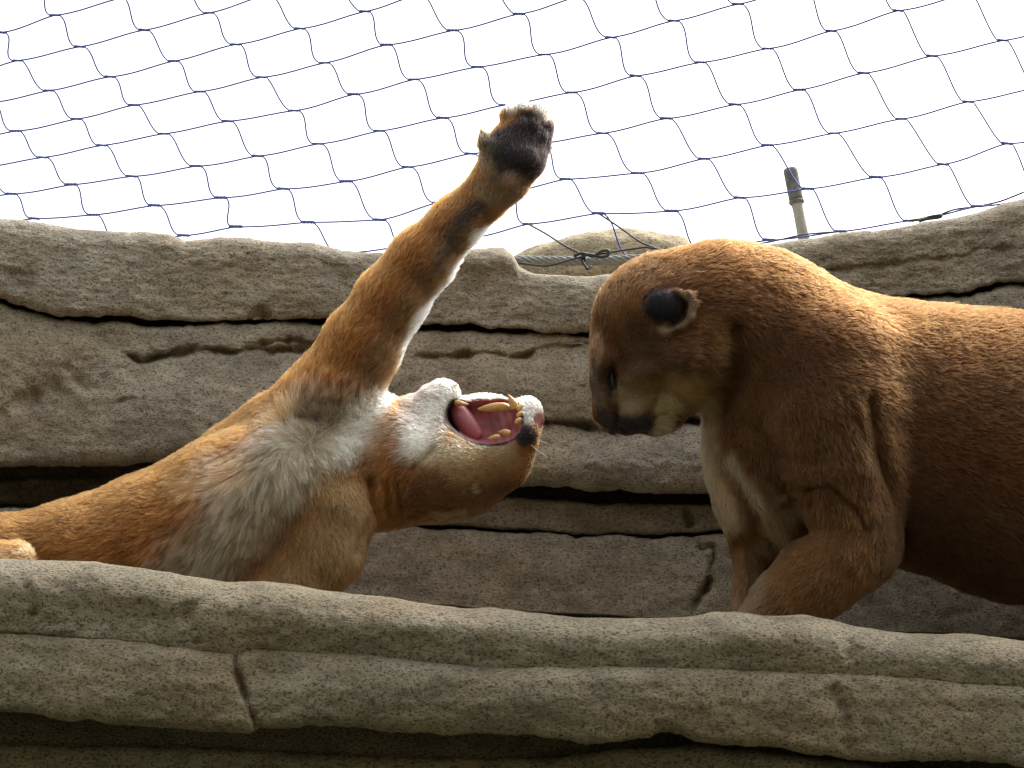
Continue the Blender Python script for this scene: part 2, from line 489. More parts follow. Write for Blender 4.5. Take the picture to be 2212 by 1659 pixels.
# ------------------------------------------------------------------ capped pipe post behind the wall
M_PIPE = plain('weathered_pipe', (0.55, 0.52, 0.43), 0.7, noise=(60, (0.36, 0.33, 0.26), 0.001))
M_CAP = plain('dull_pipe_cap', (0.24, 0.24, 0.21), 0.75, noise=(90, (0.11, 0.115, 0.10), 0.001))
PY = 0.86
post = root('pipe_post', at(1750, 600, PY), 'leaning grey pipe post with a thicker capped top sticking up above the wall', 'post')
ax = lambda t: at(1707 + 46 * t, 366 + 234 * t, PY)
K = PXM * 1.16
def post_piece(nm, prof, mat):
    P = [ax(t) for t, r in prof]
    V, F = tube(P, [r * K for t, r in prof], 24)
    return put(nm, mesh_np(nm, V, F, mat), post)
post_piece('pipe', [(0.27, 11), (0.30, 12), (0.33, 13.2), (0.36, 12.2), (0.6, 13), (1.0, 13.5)], M_PIPE)
post_piece('pipe_cap', [(-0.012, 8), (-0.008, 13), (0.0, 15.3), (0.03, 16.2), (0.25, 16.2), (0.285, 16)], M_CAP)
post_piece('collar', [(0.284, 12), (0.285, 17), (0.30, 17.4), (0.315, 16.5), (0.325, 12)], M_CAP)

# ------------------------------------------------------------------ wire net above the wall
KN = {0: [(0, 33, 283), (1, 165, 257), (2, 289, 227), (3, 431, 198), (4, 565, 167), (5, 701, 136), (6, 835, 97), (7, 978, 66), (8, 1121, 30)],
      1: [(0, 92, 340), (1, 220, 314), (2, 354, 289), (3, 492, 262), (4, 636, 239), (5, 764, 204), (6, 893, 172), (7, 1031, 145), (8, 1176, 118), (9, 1319, 81), (10, 1455, 45), (11, 1594, 9)],
      2: [(-1, 24, 419), (0, 154, 399), (1, 285, 381), (2, 423, 359), (3, 556, 337), (4, 686, 311), (5, 819, 283), (6, 956, 255), (7, 1090, 227), (8, 1234, 200), (9, 1372, 164), (10, 1513, 135), (11, 1658, 105), (12, 1795, 67), (13, 1940, 23)],
      3: [(-1, 75, 472), (0, 202, 464), (1, 334, 444), (2, 477, 427), (3, 611, 408), (4, 748, 392), (5, 880, 361), (6, 1016, 332), (8, 1301, 288), (9, 1439, 256), (10, 1587, 226), (11, 1727, 194), (12, 1865, 158), (13, 2013, 121)],
      4: [(2, 510, 490), (3, 665, 480), (4, 820, 475), (5, 945, 438), (7, 1222, 387), (8, 1378, 374), (9, 1520, 343), (10, 1658, 314), (11, 1801, 288), (12, 1947, 257), (13, 2091, 220)],
      5: [(6, 1141, 484), (7, 1293, 461), (8, 1451, 456), (9, 1598, 427), (10, 1745, 408), (11, 1892, 383), (12, 2037, 355), (13, 2175, 310)],
      6: [(10, 1815, 500), (11, 1964, 477), (12, 2111, 446)],
      -1: [(1, 105, 196), (2, 237, 166), (3, 375, 132), (4, 509, 96), (5, 647, 62), (6, 788, 25)],
      -2: [(1, 37, 131), (2, 172, 101), (3, 311, 65), (4, 451, 28)], -3: [(2, 118, 33)]}
known = {(i, j): (u, v) for j, row in KN.items() for i, u, v in row}
ij = np.array(list(known.keys()), float); uv = np.array(list(known.values()), float)
basis = lambda i, j: np.stack([1 + 0 * i, i, j, i * i, i * j, j * j], -1)
cu_, *_ = np.linalg.lstsq(basis(ij[:, 0], ij[:, 1]), uv[:, 0], rcond=None)
cv_, *_ = np.linalg.lstsq(basis(ij[:, 0], ij[:, 1]), uv[:, 1], rcond=None)
def knot_uv(i, j):
    if (i, j) in known: return known[(i, j)]
    B = basis(np.array(float(i)), np.array(float(j)))
    return float(B @ cu_), float(B @ cv_)
def net_y(u, v):
    return 0.80 - 0.00055 * (520 - np.asarray(v, float)) + 0.00004 * (1106 - np.asarray(u, float))
nodes = {}
for j in range(-7, 8):
    for i in range(-6, 19):
        u, v = knot_uv(i, j)
        if -420 < u < 2560 and -330 < v < np.interp(u, [-500, 0, 500, 860, 1100, 1500, 1600, 1740, 2000, 2212, 2600], [505, 510, 545, 560, 566, 556, 560, 545, 515, 470, 400]):
            nodes[(i, j)] = (u, v)
net = root('wire_net', at(1300, 560, 0.78), 'thin haze-tinted blue wire net with knotted square mesh stretched across the sky above the wall', 'net')
S2 = 1.13 * PXM
wr = 2.05 * S2
def strand(pts, r=wr, name='strand', mat=M_WIRE, sg=6):
    P = np.array([at(u, v, net_y(u, v) + dy) for u, v, dy in pts])
    V, F = tube(P, r, sg)
    return put(name, mesh_np(name, V, F, mat), net)
# rows: one strand each, sagging slightly between the knots
jit = random.Random(5)
for j in range(-7, 8):
    ks = sorted(i for i, jj in nodes if jj == j)
    if len(ks) < 2: continue
    pts = []
    for a, b in zip(ks[:-1], ks[1:]):
        if b != a + 1: continue
        (u0, v0), (u1, v1) = nodes[(a, j)], nodes[(b, j)]
        sag = jit.uniform(1.0, 5.0)
        for t in np.linspace(0, 1, 9)[:-1]:
            w_ = t * t * (3 - 2 * t)
            w_ = 0.55 * t + 0.45 * w_
            pts.append((u0 + (u1 - u0) * t, v0 + (v1 - v0) * w_ + sag * 0.6 * math.sin(math.pi * t), 0.0))
    pts.append((*nodes[(ks[-1], j)], 0.0))
    strand(pts)
# columns: each strand leaves a knot at its right end and curls into the next one's left end
for i in range(-6, 19):
    js = sorted(jj for ii, jj in nodes if ii == i)
    if len(js) < 2: continue
    pts = []
    for a, b in zip(js[:-1], js[1:]):
        (u0, v0), (u1, v1) = nodes[(i, a)], nodes[(i, b)]
        straight = min(1, max(0, (u0 - 1500) / 700))
        p0 = np.array([u0 + 11, v0 + 0.5]); p3 = np.array([u1 - 11, v1 - 0.5])
        h = (v1 - v0)
        k1 = jit.uniform(0.30, 0.42) * (1 - 0.55 * straight)
        p1 = p0 + np.array([k1 * 0.8 * h, 0.15 * h]); p1[0] = p1[0] * (1 - .3 * straight) + (.3 * straight) * (p0[0] + .3 * (p3[0] - p0[0]))
        p2 = p3 - np.array([k1 * 0.8 * h + 4, 0.17 * h])
        p1 += [jit.uniform(-3, 3), jit.uniform(0, 5)]
        for t in np.linspace(0, 1, 13):
            q = (1 - t) ** 3 * p0 + 3 * t * (1 - t) ** 2 * p1 + 3 * t * t * (1 - t) * p2 + t ** 3 * p3
            pts.append((q[0], q[1], -0.0012))
    strand(pts, wr * 0.95)
# knots: a short doubled lashing where the two wires cross
tt = np.linspace(0, 1, 9)
kp = np.stack([(tt - 0.5) * 27 * S2, 0 * tt - 0.001, 0 * tt], -1)
kr = np.array([1.6, 3.0, 3.4, 2.8, 3.3, 2.7, 3.4, 2.9, 1.6]) * S2
kme = mesh_np('knot', *tube(kp, kr, 8), M_WIRE)
for (i, j), (u, v) in nodes.items():
    o = put('knot', kme, net, pos=tuple(at(u, v, net_y(u, v))))
    o.rotation_euler = (jit.uniform(-.2, .2), jit.uniform(-0.02, 0.12), 0)
    k = jit.uniform(0.85, 1.1); o.scale = (k * (1.15 if v > 380 else 1.0),) * 3
# tie wires that lash the net to the cable
def tie(pts, r=3.0, y=0.685):
    P = np.array([at(u, v, y + dy) for u, v, dy in pts])
    # smooth
    t0 = np.linspace(0, 1, len(P)); t1 = np.linspace(0, 1, len(P) * 5)
    Q = np.stack([np.interp(t1, t0, P[:, c]) for c in range(3)], -1)
    for _ in range(4): Q[1:-1] = 0.25 * Q[:-2] + 0.5 * Q[1:-1] + 0.25 * Q[2:]
    put('tie_wire', mesh_np('tie_wire', *tube(Q, r * PXM, 6), M_TIE), net)
tie([(1141, 484, .09), (1180, 505, .05), (1225, 535, 0), (1265, 551, -.01), (1262, 575, -.012), (1275, 580, 0)], 2.6)
tie([(1293, 461, .09), (1340, 492, .05), (1385, 525, 0), (1420, 537, -.01), (1400, 535, -.01)], 2.6)
tie([(1112, 566, -.01), (1180, 577, -.012), (1230, 562, -.012), (1265, 552, -.012), (1300, 548, -.012), (1350, 540, -.01), (1400, 533, -.01), (1430, 540, 0), (1450, 545, .01)], 2.4)
tie([(1240, 553, -.014), (1258, 545, -.018), (1280, 556, -.02), (1300, 541, -.018), (1316, 540, -.015), (1314, 553, -.016), (1296, 556, -.02), (1270, 548, -.02), (1252, 558, -.015), (1266, 560, 0)], 4.0)
tie([(1256, 560, -.014), (1262, 572, -.018), (1270, 583, -.016), (1276, 575, -.01)], 3.2)
tie([(1590, 532, .02), (1600, 527, .02), (1625, 529, .02), (1668, 522, .02), (1740, 505, .03), (1815, 500, .08)], 2.2)
tie([(1964, 477, .06), (1990, 474, .03), (2010, 468, .02), (2036, 464, .02), (2030, 470, .02), (2000, 473, .02), (1985, 478, .02)], 4.0)
tie([(2020, 468, .03), (2060, 452, .05), (2111, 446, .05), (2160, 436, .04), (2212, 415, .03)], 2.4)

# ================================================================== the cougars
# A body is one implicit surface (smoothly blended tapered limbs) turned into one continuous mesh.
class Body:
    def __init__(s, lo, hi, h):
        s.lo = np.array(lo, float); s.h = h
        n = np.ceil((np.array(hi) - s.lo) / h).astype(int) + 1
        s.F = np.full(n, 60.0, np.float32)
        s.ax = [(s.lo[k] + h * np.arange(n[k])).astype(np.float32) for k in range(3)]

    def _box(s, lo, hi):
        sl = []
        for k in range(3):
            a = max(0, int(np.floor((lo[k] - s.lo[k]) / s.h)))
            b = min(s.F.shape[k], int(np.ceil((hi[k] - s.lo[k]) / s.h)) + 1)
            if b <= a: return None
            sl.append(slice(a, b))
        return tuple(sl)

    def _grid(s, sl):
        return s.ax[0][sl[0]][:, None, None], s.ax[1][sl[1]][None, :, None], s.ax[2][sl[2]][None, None, :]

    def _blend(s, sl, d, k):
        a = s.F[sl]
        hh = np.maximum(k - np.abs(a - d), 0) / k
        s.F[sl] = np.minimum(a, d) - hh * hh * k * 0.25

    def cone(s, p, q, k=30, sd=1.0):
        """tapered capsule between p=(u,v,d,r) and q; sd widens (>1) or flattens (<1) it in depth"""
        (u0, v0, d0, r0), (u1, v1, d1, r1) = p, q
        m = 62 + k
        rr = max(r0, r1)
        sl = s._box((min(u0, u1) - rr - m, min(v0, v1) - rr - m, min(d0, d1) - rr * max(1, sd) - m), (max(u0, u1) + rr + m, max(v0, v1) + rr + m, max(d0, d1) + rr * max(1, sd) + m))
        if sl is None: return
        U, V, D = s._grid(sl)
        bu, bv, bd = u1 - u0, v1 - v0, (d1 - d0) / sd
        L2 = bu * bu + bv * bv + bd * bd + 1e-6
        x, y, z = U - u0, V - v0, (D - d0) / sd
        t = np.clip((x * bu + y * bv + z * bd) / L2, 0, 1)
        d = np.sqrt((x - t * bu) ** 2 + (y - t * bv) ** 2 + (z - t * bd) ** 2) - (r0 + t * (r1 - r0))
        s._blend(sl, d.astype(np.float32), k)

    def chain(s, pts, k=30, sd=1.0):
        for a, b in zip(pts[:-1], pts[1:]): s.cone(a, b, k, sd)

    def _ell(s, c, r, ang, sl):
        U, V, D = s._grid(sl)
        ca, sa = math.cos(math.radians(ang)), math.sin(math.radians(ang))
        x, y, z = U - c[0], V - c[1], D - c[2]
        X, Yq = x * ca + y * sa, -x * sa + y * ca
        k0 = np.sqrt((X / r[0]) ** 2 + (Yq / r[1]) ** 2 + (z / r[2]) ** 2)
        k1 = np.sqrt((X / r[0] ** 2) ** 2 + (Yq / r[1] ** 2) ** 2 + (z / r[2] ** 2) ** 2) + 1e-6
        return (k0 * (k0 - 1) / k1).astype(np.float32)

    def ell(s, c, r, ang=0, k=20):
        R = max(r[0], r[1]); m = 40 + k
        sl = s._box((c[0] - R - m, c[1] - R - m, c[2] - r[2] - m), (c[0] + R + m, c[1] + R + m, c[2] + r[2] + m))
        if sl is not None: s._blend(sl, s._ell(c, r, ang, sl), k)

    def carve(s, c, r, ang=0, k=8):
        R = max(r[0], r[1]) + k + 20
        sl = s._box((c[0] - R, c[1] - R, c[2] - r[2] - k - 20), (c[0] + R, c[1] + R, c[2] + r[2] + k + 20))
        d = -s._ell(c, r, ang, sl)
        a = s.F[sl]
        hh = np.maximum(k - np.abs(a - d), 0) / k
        s.F[sl] = np.maximum(a, d) + hh * hh * k * 0.25

    def mesh(s):
        F = s.F
        ins = F < 0
        nx, ny, nz = F.shape
        cnt = np.zeros((nx - 1, ny - 1, nz - 1), np.int8)
        for a in (0, 1):
            for b in (0, 1):
                for c in (0, 1):
                    cnt += ins[a:nx - 1 + a, b:ny - 1 + b, c:nz - 1 + c]
        act = (cnt > 0) & (cnt < 8)
        I, J, K = np.nonzero(act)
        idx = np.full(act.shape, -1, np.int32)
        idx[I, J, K] = np.arange(len(I))
        acc = np.zeros((len(I), 3)); num = np.zeros(len(I))
        cor = [(a, b, c) for a in (0, 1) for b in (0, 1) for c in (0, 1)]
        for a in cor:
            for ax in range(3):
                if a[ax]: continue
                b = list(a); b[ax] = 1
                fa = F[I + a[0], J + a[1], K + a[2]]; fb = F[I + b[0], J + b[1], K + b[2]]
                m = (fa < 0) != (fb < 0)
                t = np.where(m, fa / np.where(m, fa - fb, 1), 0)
                p = np.stack([np.full(len(I), float(x)) for x in a], -1)
                p[:, ax] += t
                acc[m] += p[m]; num[m] += 1
        V = (np.stack([I, J, K], -1) + acc / num[:, None]) * s.h + s.lo
        faces = []
        for ax in range(3):
            sl0 = [slice(None)] * 3; sl1 = [slice(None)] * 3
            sl0[ax] = slice(0, -1); sl1[ax] = slice(1, None)
            A, B = ins[tuple(sl0)], ins[tuple(sl1)]
            ch = A != B
            x = np.stack(np.nonzero(ch), -1)
            o1, o2 = [(1, 2), (2, 0), (0, 1)][ax]
            ok = (x[:, o1] > 0) & (x[:, o2] > 0) & (x[:, o1] < F.shape[o1] - 1) & (x[:, o2] < F.shape[o2] - 1)
            x = x[ok]
            q = []
            for s1, s2 in ((-1, -1), (0, -1), (0, 0), (-1, 0)):
                y = x.copy(); y[:, o1] += s1; y[:, o2] += s2
                q.append(idx[y[:, 0], y[:, 1], y[:, 2]])
            q = np.stack(q, -1)
            flip = ~A[x[:, 0], x[:, 1], x[:, 2]]
            q[flip] = q[flip][:, ::-1]
            faces.append(q)
        return V, np.vstack(faces)


def relax(V, F, it, lam=0.5):
    e = np.vstack([F[:, [0, 1]], F[:, [1, 2]], F[:, [2, 3]], F[:, [3, 0]]])
    n = len(V)
    deg = np.bincount(e[:, 0], minlength=n) + np.bincount(e[:, 1], minlength=n)
    for _ in range(it):
        for l in (lam, -lam * 0.9):
            S = np.stack([np.bincount(e[:, 0], V[e[:, 1], c], n) + np.bincount(e[:, 1], V[e[:, 0], c], n) for c in range(3)], -1)
            V = V + l * (S / deg[:, None] - V)
    return V


def vnormals(V, F):
    n = np.cross(V[F[:, 2]] - V[F[:, 0]], V[F[:, 3]] - V[F[:, 1]])
    N = np.stack([sum(np.bincount(F[:, k], n[:, c], len(V)) for k in range(4)) for c in range(3)], -1)
    return N / (np.linalg.norm(N, axis=1)[:, None] + 1e-9), np.linalg.norm(n, axis=1) * 0.5


def paint(V, N, base, strokes, seed):
    """coat colours, with some painted light and shade: strokes = (polyline, radius, soft, colour, strength, side) in the cat's own frame"""
    C = np.tile(np.array(base, float), (len(V), 1))
    wob = np.stack([fbm(V * 0.02, 3, seed), fbm(V * 0.02 + 50, 3, seed + 7)], -1) * 9
    u, v = V[:, 0] + wob[:, 0], V[:, 1] + wob[:, 1]
    for st in strokes:
        pts, r, soft, col, stg = st[:5]
        dm = st[5] if len(st) > 5 else None
        if len(pts) == 1: d = np.hypot(u - pts[0][0], v - pts[0][1])
        else: d = seg_dist(u, v, pts)
        k = sstep((r + soft - d) / (2 * soft)) * stg
        if isinstance(dm, tuple): k = k * sstep((V[:, 2] - dm[0]) / 20 + 0.5)
        elif dm is not None: k = k * (sstep((dm - V[:, 2]) / 30 + 0.5))
        C = C * (1 - k[:, None]) + np.array(col) * k[:, None]
    C *= (1 + 0.16 * fbm(V * 0.03, 4, seed + 3) + 0.12 * fbm(V * 0.11, 2, seed + 13))[:, None]
    return np.clip(C, 0.004, 0.9)


def groove(V, N, lines):
    for pts, wd, amp in lines:
        d = seg_dist(V[:, 0], V[:, 1], pts)
        k = amp * np.exp(-(d / wd) ** 2) * np.clip(-N[:, 2] * 1.5, 0, 1)
        V = V - N * k[:, None]
    return V


def to_world(V, Yc):
    return at(V[:, 0], V[:, 1], Yc + V[:, 2] * PXM)


def skin_mat(name):
    m, t, b, Nn, L = newmat(name)
    a = Nn.new('ShaderNodeAttribute'); a.attribute_name = 'coat'
    r = Nn.new('ShaderNodeAttribute'); r.attribute_name = 'wet'
    mp = Nn.new('ShaderNodeMapRange'); mp.inputs['To Min'].default_value = 0.9; mp.inputs['To Max'].default_value = 0.28
    L.new(r.outputs['Fac'], mp.inputs['Value']); L.new(mp.outputs[0], b.inputs['Roughness'])
    tc = Nn.new('ShaderNodeTexCoord'); n = Nn.new('ShaderNodeTexNoise'); n.inputs['Scale'].default_value = 260; n.inputs['Detail'].default_value = 3
    L.new(tc.outputs['Object'], n.inputs['Vector'])
    rp = Nn.new('ShaderNodeMapRange'); rp.inputs['To Min'].default_value = 0.75; rp.inputs['To Max'].default_value = 1.2
    L.new(n.outputs['Fac'], rp.inputs['Value'])
    mx = Nn.new('ShaderNodeMix'); mx.data_type = 'RGBA'; mx.blend_type = 'MULTIPLY'; mx.inputs[0].default_value = 1
    L.new(a.outputs['Color'], mx.inputs[6]); L.new(rp.outputs[0], mx.inputs[7]); L.new(mx.outputs[2], b.inputs['Base Color'])
    bp = Nn.new('ShaderNodeBump'); bp.inputs['Strength'].default_value = 0.35; bp.inputs['Distance'].default_value = 0.001
    L.new(n.outputs['Fac'], bp.inputs['Height']); L.new(bp.outputs[0], b.inputs['Normal'])
    b.inputs['Specular IOR Level'].default_value = 0.3
    return m


def hair_mat(name):
    m = bpy.data.materials.new(name); m.use_nodes = True
    t = m.node_tree; t.nodes.clear()
    o = t.nodes.new('ShaderNodeOutputMaterial'); h = t.nodes.new('ShaderNodeBsdfHairPrincipled')
    h.parametrization = 'COLOR'
    a = t.nodes.new('ShaderNodeAttribute'); a.attribute_name = 'coat'
    t.links.new(a.outputs['Color'], h.inputs['Color'])
    h.inputs['IOR'].default_value = 1.25
    h.inputs['Roughness'].default_value = 0.55
    h.inputs['Radial Roughness'].default_value = 0.6
    h.inputs['Random Roughness'].default_value = 0.2
    t.links.new(h.outputs[0], o.inputs['Surface'])
    return m


M_SKIN = skin_mat('cougar_skin')
M_HAIR = hair_mat('cougar_hair')
FUR = 1.0


def cougar_mesh(rt, V, F, C, wet, Yc):
    W = to_world(V, Yc)
    me = mesh_np('body', W, F, M_SKIN)
    ca = me.color_attributes.new('coat', 'FLOAT_COLOR', 'POINT')
    ca.data.foreach_set('color', np.hstack([C * 0.8, np.ones((len(C), 1))]).astype(np.float32).ravel())
    wa = me.attributes.new('wet', 'FLOAT', 'POINT')
    wa.data.foreach_set('value', wet.astype(np.float32))
    return put('body', me, rt)


def cougar_fur(rt, V, F, N, C, dens, length, guides, Yc, count, seed, lift=0.38):
    rng = np.random.default_rng(seed)
    _, area = vnormals(V, F)
    fd = dens[F].mean(1) * area
    cs = np.cumsum(fd)
    fi = np.searchsorted(cs, rng.random(count) * cs[-1])
    fi = np.minimum(fi, len(F) - 1)
    a, b = rng.random(count), rng.random(count)
    w4 = np.stack([(1 - a) * (1 - b), a * (1 - b), a * b, (1 - a) * b], -1)
    pick = lambda X: np.einsum('nk,nkc->nc', w4, X[F[fi]])
    P, n, c = pick(V), pick(N), pick(C)
    n /= np.linalg.norm(n, axis=1)[:, None]
    ln = pick(length[:, None])[:, 0]
    G = np.array(guides, float)
    num = np.zeros((count, 3)); den = np.zeros(count)
    for g in G:
        wgt = 1.0 / (((P[:, 0] - g[0]) ** 2 + (P[:, 1] - g[1]) ** 2) / 1e4 + 0.05) ** 2
        gd = np.array([g[2], g[3], 0]); gd /= np.linalg.norm(gd)
        num += wgt[:, None] * gd; den += wgt
    dr = num / den[:, None]
    clump = np.stack([fbm(P * 0.035 + k * 31, 2, seed + k) for k in range(3)], -1)
    fine = np.stack([fbm(P * 0.12 + k * 31, 2, seed + 5 + k) for k in range(3)], -1)
    dr = dr + 0.26 * clump + 0.26 * fine + 0.16 * rng.normal(size=(count, 3))
    dr -= n * (dr * n).sum(1)[:, None]
    dr /= np.linalg.norm(dr, axis=1)[:, None] + 1e-6
    ln = ln * rng.uniform(0.45, 1.45, count) * (1 + 0.25 * clump[:, 0])
    lf = lift * rng.uniform(0.6, 1.6, count)
    npt = 4
    pts = np.zeros((count, npt, 3))
    for k in range(npt):
        s = k / (npt - 1)
        pts[:, k] = P - n * 1.0 + ln[:, None] * s * (dr * (1 - 0.1 * s)) + n * (ln * lf * (s * 1.5 - 0.75 * s * s))[:, None]
    # hairs gather into small locks
    from mathutils.kdtree import KDTree
    ng = count // 18
    kd = KDTree(ng)
    for k in range(ng): kd.insert(P[k], k)
    kd.balance()
    gi = np.fromiter((kd.find(p)[1] for p in P), np.int64, count)
    off = pts[gi] - pts
    amt = np.clip(0.12 + 0.017 * (ln - 15), 0.1, 0.5)
    for k in range(1, npt):
        pts[:, k] += off[:, k] * (amt * (k / (npt - 1)) ** 1.3)[:, None]
    tone = rng.uniform(0.72, 1.25, ng)[gi] ** np.clip(0.3 + 0.04 * (ln - 15), 0.3, 1.2)
    X = to_world(pts.reshape(-1, 3), Yc).astype(np.float32)
    cv = bpy.data.hair_curves.new('fur')
    cv.add_curves([npt] * count)
    cv.attributes['position'].data.foreach_set('vector', X.ravel())
    rad = np.tile(np.array([0.00032, 0.00030, 0.00021, 0.00005], np.float32), count)
    (cv.attributes.get('radius') or cv.attributes.new('radius', 'FLOAT', 'POINT')).data.foreach_set('value', rad)
    cc = c * (tone * rng.uniform(0.75, 1.25, count))[:, None] * (1 + 0.06 * rng.normal(size=(count, 3)))
    cc = np.clip(cc, 0.004, 0.92)
    ca = cv.attributes.new('coat', 'FLOAT_COLOR', 'CURVE')
    ca.data.foreach_set('color', np.hstack([cc, np.ones((count, 1))]).astype(np.float32).ravel())
    cv.materials.append(M_HAIR)
    return put('fur', cv, rt, kind='stuff')


M_TOOTH = plain('tooth', (0.78, 0.50, 0.20), 0.3, noise=(120, (0.62, 0.30, 0.07), 0.0002))
M_TONGUE = plain('tongue', (0.52, 0.15, 0.17), 0.35, noise=(350, (0.38, 0.10, 0.12), 0.0006))
M_EYE = plain('eye', (0.012, 0.010, 0.008), 0.6)
M_WHISK = plain('whisker', (0.75, 0.72, 0.66), 0.5)


def cat_part(rt, name, pts, Yc, mat, seg=10, label=None, sm=3):
    """tapered piece through (u, v, d, r) points"""
    A = np.array(pts, float)
    t0 = np.linspace(0, 1, len(A)); t1 = np.linspace(0, 1, max(8, len(A) * 4))
    Q = np.stack([np.interp(t1, t0, A[:, c]) for c in range(4)], -1)
    for _ in range(sm): Q[1:-1] = 0.25 * Q[:-2] + 0.5 * Q[1:-1] + 0.25 * Q[2:]
    V, F = tube(to_world(Q[:, :3], Yc), Q[:, 3] * PXM, seg)
    return put(name, mesh_np(name, V, F, mat), rt, label)


# ------------------------------------------------------------------ cougar lying on its back
TAWNY = (0.215, 0.077, 0.0165)
WHITE = (0.80, 0.76, 0.66)
GREYW = (0.37, 0.30, 0.205)
DARK = (0.022, 0.018, 0.018)
TAN = (0.40, 0.25, 0.12)
YA = 0.02
A = Body((-1080, 150, -260), (1250, 1440, 260), 4.0)
A.chain([(-760, 1190, 60, 130), (-500, 1180, 50, 150), (-200, 1235, 40, 112), (0, 1226, 30, 96), (180, 1202, 20, 112), (340, 1166, 15, 132), (500, 1110, 10, 155), (620, 1060, 10, 150), (720, 1030, 15, 128)], 60)
A.chain([(200, 1240, 0, 100), (420, 1230, 0, 110), (600, 1200, 0, 110)], 60)                 # chest resting on the floor
A.chain([(420, 1060, 110, 60), (510, 985, 105, 62), (590, 935, 80, 68), (660, 890, 40, 80)], 45)   # shoulder blade behind
A.chain([(655, 955, 5, 105), (722, 858, 0, 94), (780, 748, -5, 76), (843, 652, -5, 67), (912, 562, -5, 61), (986, 482, -5, 48), (1042, 430, -8, 46)], 40)
A.chain([(1042, 430, -8, 46), (1085, 382, -10, 55), (1112, 332, -12, 64)], 24, 0.8)
A.chain([(1112, 332, -12, 66), (1130, 292, -10, 52)], 20, 0.75)
for (tu, tv, td, tr) in ((1106, 252, 0, 25), (1131, 246, -14, 26), (1157, 248, -12, 26), (1174, 275, -2, 22)):
    A.chain([(tu - 4, tv + 45, td, tr - 3), (tu, tv, td, tr)], 5)
A.chain([(1062, 335, -25, 24), (1050, 308, -28, 15), (1041, 286, -26, 5)], 12)                # dew claw
A.ell((1122, 335, -52), (40, 30, 22), 10, 8)                                                 # pads
for q in ((1104, 283, -28, 13, 17), (1128, 270, -40, 13, 18), (1153, 272, -38, 13, 18), (1172, 297, -26, 11, 16)):
    A.ell(q[:3], (q[3], q[4], 12), 8, 5)
A.ell((1018, 462, -42), (17, 24, 16), 40, 8)                                                # wrist pad
A.ell((1098, 385, -50), (30, 16, 12), -25, 10)
# near foreleg folded down over the ledge
A.chain([(690, 1040, -55, 90), (720, 1110, -84, 82), (698, 1190, -96, 80), (645, 1260, -100, 72), (560, 1330, -100, 62), (470, 1360, -100, 50)], 28)
# neck and head (crown down, jaws open to the upper right)
A.chain([(730, 1010, 20, 130), (850, 1000, 20, 128), (935, 1005, 10, 112)], 40)
A.ell((965, 1020, 0), (125, 98, 112), -18, 30)
A.chain([(1010, 1020, 0, 88), (1075, 985, -2, 72), (1112, 945, -4, 50)], 30)
A.chain([(1100, 950, -4, 52), (1130, 905, -2, 38), (1140, 890, 2, 30)], 20)
A.ell((1137, 938, -32), (26, 24, 22), 0, 12)                                                # whisker pads
A.ell((1140, 880, 24), (24, 22, 24), 0, 12)
A.cone((1152, 907, 0, 18), (1164, 907, -2, 12), 8)                                           # nose
A.chain([(890, 975, 8, 92), (925, 912, 4, 62), (950, 866, 2, 36), (960, 856, 2, 30)], 26)    # lower jaw to the chin
A.ell((1040, 905, 28), (95, 52, 62), -4, 18)
A.carve((1050, 908, -52), (76, 50, 84), 8, 8)
A.carve((1000, 898, -30), (34, 34, 60), 20, 6)
A.carve((1090, 890, -10), (36, 30, 40), 20, 6)
A.chain([(900, 1105, -40, 22), (950, 1112, -60, 16), (1000, 1108, -62, 8)], 12, 0.7)         # flattened ear
# hind parts, mostly outside the picture
A.chain([(-760, 1180, -20, 120), (-600, 1120, -110, 110), (-430, 1130, -140, 70), (-300, 1210, -130, 52), (-150, 1235, -120, 46), (0, 1226, -125, 46), (36, 1214, -128, 40)], 30)
A.chain([(-760, 1200, 90, 120), (-640, 1050, 130, 100), (-560, 960, 130, 60), (-650, 900, 130, 45), (-700, 860, 120, 48)], 30)
A.chain([(-820, 1240, 60, 60), (-950, 1290, 50, 34), (-1040, 1310, 20, 26)], 30)
VA, FA = A.mesh()
del A
VA = relax(VA, FA, 3)
NA, _ = vnormals(VA, FA)
VA = groove(VA, NA, [([(890, 1014), (912, 996), (938, 968)], 7, 7), ([(915, 1012), (930, 1045)], 4, 4), ([(640, 905), (680, 880), (720, 880)], 10, 8), ([(590, 935), (640, 915), (690, 905)], 7, 9),
                     ([(835, 1040), (838, 1100)], 8, 6), ([(858, 1035), (866, 1090)], 8, 5), ([(750, 1015), (790, 1000)], 7, 6), ([(800, 1040), (806, 1110), (770, 1190)], 10, 12),
                     ([(1012, 1062), (1040, 1052)], 5, 6)])
NA, _ = vnormals(VA, FA)
